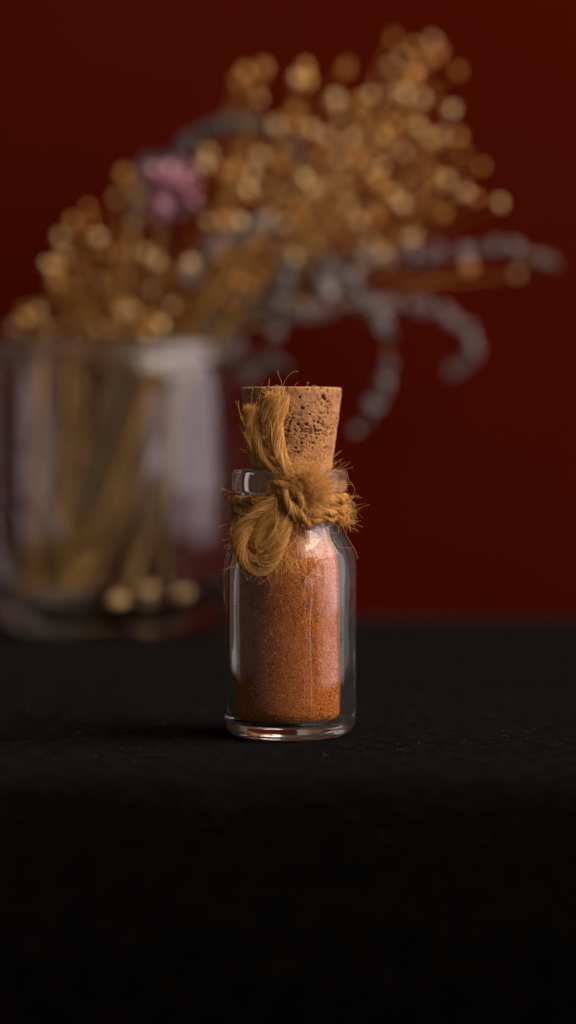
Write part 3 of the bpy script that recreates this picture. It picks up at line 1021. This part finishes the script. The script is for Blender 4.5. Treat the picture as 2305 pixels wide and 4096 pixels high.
for si, (pts, dep, mk, size, label, step) in enumerate(SPIKES):
    p3 = [at(*fv(x, y), dep + 1.5 * i) for i, (x, y) in enumerate(pts)]
    start = p3[0]
    foot3 = np.array((JX + rng.uniform(-18, 14), JY + rng.uniform(-10, 14), 8.5))
    mouth = np.array((JX + np.clip((start[0] - JX) * 0.6, -23, 23), JY + rng.uniform(-12, 8), 71.0))
    root = thing('flower_spike', 'dried ' + label, 'dried flower', foot3, 'dried beaded flower spikes in the jar')
    chain = [foot3, (foot3 + mouth) / 2 + rng.normal(0, 1, 3), mouth]
    if start[2] < 72:
        chain = [foot3, (foot3 + mouth) / 2, mouth + np.array((0, 0, 5.0))]
    T = Tubes()
    path = spline(chain + p3, 60)
    T.add(path, np.linspace(0.8, 0.4, 60), 6)
    T.build('stem', M['olive'], root)
    flo = spline(p3, 80)
    L = np.sum(np.linalg.norm(np.diff(flo, axis=0), axis=1))
    beaded = step > 5
    nb = max(4, int(L / (size * (1.36 if beaded else 1.1))))
    for k in range(nb):
        t = (k + 0.5) / nb
        i = int(t * 79)
        s = size * (1.0 - 0.3 * t) * rng.uniform(0.62, 1.08)
        mk2 = mk
        if beaded and k % 2:
            mk2, s = 'dark_floret', s * 0.8
        if rng.random() < 0.1:
            continue
        for q in range(2):
            w = s * rng.uniform(0.88, 1.12)
            put('floret', FL[mk2][(k + q) % 3], root, flo[i] + rng.normal(0, 0.27 * size, 3), (w, w * rng.uniform(0.7, 1.3)))

# papery blooms
for (x, y), dep, mk, npet, rad, label in [((425, 478), 190, 'pink', 80, 8.2, 'dried pink violet papery bloom at upper left of the bouquet'),
                                          ((520, 635), 206, 'violet', 14, 2.9, 'small dried pale violet bloom below right of the pink one'),
                                          ((265, 610), 209, 'rust', 14, 3.2, 'small dried rust red bloom among the left pods')]:
    c = at(*fv(x, y), dep)
    foot3 = np.array((JX + rng.uniform(-14, 10), JY + rng.uniform(-8, 8), 8.2))
    mouth = np.array((JX + np.clip((c[0] - JX) * 0.7, -23, 23), JY - 4, 71.0))
    root = thing('papery_bloom', label, 'dried flower', foot3)
    T = Tubes()
    T.add(spline([foot3, (foot3 + mouth) / 2, mouth, c * .8 + mouth * .2, c], 30), 0.55, 6)
    T.build('stem', M['olive'], root)
    pm = petal_mesh(M[mk])
    for k in range(npet):
        d = rng.normal(size=3)
        d /= np.linalg.norm(d)
        put('petal', pm, root, c + d * rad * rng.uniform(0.25, 0.72) * np.array((1.1, 1, .85)), rad * 0.36, d + rng.normal(0, .4, 3))

# more bloom heads and pods pressed inside the jar
for (x, y), mk, rad, label in [((60, 1275), 'violet', 4.6, 'pale violet bloom pressed inside the jar at the left edge'),
                               ((25, 1370), 'rust', 3.4, 'orange brown bloom low inside the jar at the left edge'),
                               ((150, 1330), 'violet', 3.0, 'small dusky bloom inside the jar among the stems')]:
    c = at(*fv(x, y), 196 if x > 100 else 206)
    dx, dy = c[0] - JX, c[1] - JY
    rr = math.hypot(dx, dy)
    if rr > 25:
        c[0], c[1] = JX + dx * 25 / rr, JY + dy * 25 / rr
    root = thing('papery_bloom', 'dried ' + label, 'dried flower', c)
    pm = petal_mesh(M[mk])
    T = Tubes()
    T.add(spline([c, c + np.array((3, 4, -6.)), np.array((c[0] + 6, c[1] + 6, 9.0))], 12), 0.5, 6)
    T.build('stem', M['olive'], root)
    for k in range(16):
        d = rng.normal(size=3)
        d /= np.linalg.norm(d)
        put('petal', pm, root, c + d * rad * rng.uniform(0.1, 0.5), rad * 0.42, d)

# bare stalks standing in the jar
STALKS = [((300, 420), (420, 1000), 'olive', 'dark olive bare stalk leaning right inside the jar'),
          ((210, 1420), (370, 960), 'straw', 'straw coloured stalk leaning right across the jar middle'),
          ((160, 1430), (300, 950), 'olive', 'thick olive stalk left of the jar middle'),
          ((120, 420), (200, 930), 'straw', 'straw stalk standing nearly upright in the left of the jar'),
          ((60, 1380), (90, 930), 'straw', 'leftmost upright straw stalk in the jar'),
          ((250, 1440), (340, 930), 'olive', 'olive stalk crossing behind the straw stalk in the jar')]
for i, ((x0, y0), (x1, y1), mk, label) in enumerate(STALKS):
    ydep = 218 + (-14, 2, -8, 8, 0, 14)[i]
    a, b_ = at(*fv(x0, y0), ydep), at(*fv(x1, y1), ydep)
    b_ = a + (b_ - a) * 1.12
    for q in (a, b_):
        dx, dy = q[0] - JX, q[1] - JY
        rr = math.hypot(dx, dy)
        if rr > 28:
            q[0], q[1] = JX + dx * 28 / rr, JY + dy * 28 / rr
    a[2] = 9.0
    T = Tubes()
    T.add(spline([a, (a + b_) / 2 + rng.normal(0, 1, 3), b_], 20), np.linspace(1.1, 0.8, 20), 8)
    o = T.build('dry_stalk', M[mk])
    tag(o, label, 'stalk', 'bare stalks in the jar')

for i in range(30):
    x0 = JX + rng.uniform(-21, -5)
    x1 = np.clip(x0 + rng.normal(25, 8), JX - 24, JX + 24)
    y0 = JY + rng.uniform(-12, 6)
    y1 = JY - math.sqrt(max(1, 27 ** 2 - min(26, abs(x1 - JX)) ** 2)) * rng.uniform(-0.3, 0.95)
    if i >= 22:                                # upright ones against the left wall
        x0 = JX + rng.uniform(-23, -10)
        x1 = x0 + rng.normal(2, 3)
        y0, y1 = JY - rng.uniform(8, 14), JY - rng.uniform(10, 20)
    x1 = np.clip(x1, JX - 22, JX + 24)
    T = Tubes()
    pa_ = np.array((x0, y0, 9.5))
    pb_ = np.array((x1, y1, rng.uniform(62, 80)))
    T.add(spline([pa_, (pa_ + pb_) / 2 + rng.normal(0, 1.6, 3), pb_], 14), np.linspace(0.7, 0.45, 14) * rng.uniform(0.6, 1.2), 6)
    hue = ('straw', 'olive', 'bark', 'straw')[i % 4]
    word = {'straw': 'straw coloured', 'olive': 'olive brown', 'bark': 'dark brown'}[hue]
    o = T.build('dry_stalk', M[hue])
    how = 'standing upright along the left side of the jar' if i >= 22 else 'packed slanting in the middle of the jar'
    tag(o, 'thin ' + word + ' dry stalk ' + how, 'stalk', 'thin ' + word + ' stalks ' + ('upright at left in the jar' if i >= 22 else 'slanting in the jar'))

# pods that dropped to the jar's floor
for (x, y), ydep, label in [((297, 1540), 196, 'fallen seed pod lying nearest the front of the jar floor'),
                            ((372, 1478), 222, 'fallen seed pod lying farther back on the jar floor'),
                            ((470, 1490), 214, 'rightmost fallen seed pod on the jar floor, close to the bottle')]:
    p = at(*fv(x, y), ydep)
    d = math.hypot(p[0] - JX, p[1] - JY)
    if d > 19:
        p[0], p[1] = JX + (p[0] - JX) * 19 / d, JY + (p[1] - JY) * 19 / d
    p[2] = 5.1 + 2.2
    o = put('fallen_pod', PODS[1], None, p, 2.2, (1, 0.3, 0.2))
    tag(o, label, 'seed pod', 'fallen pods on the jar floor')
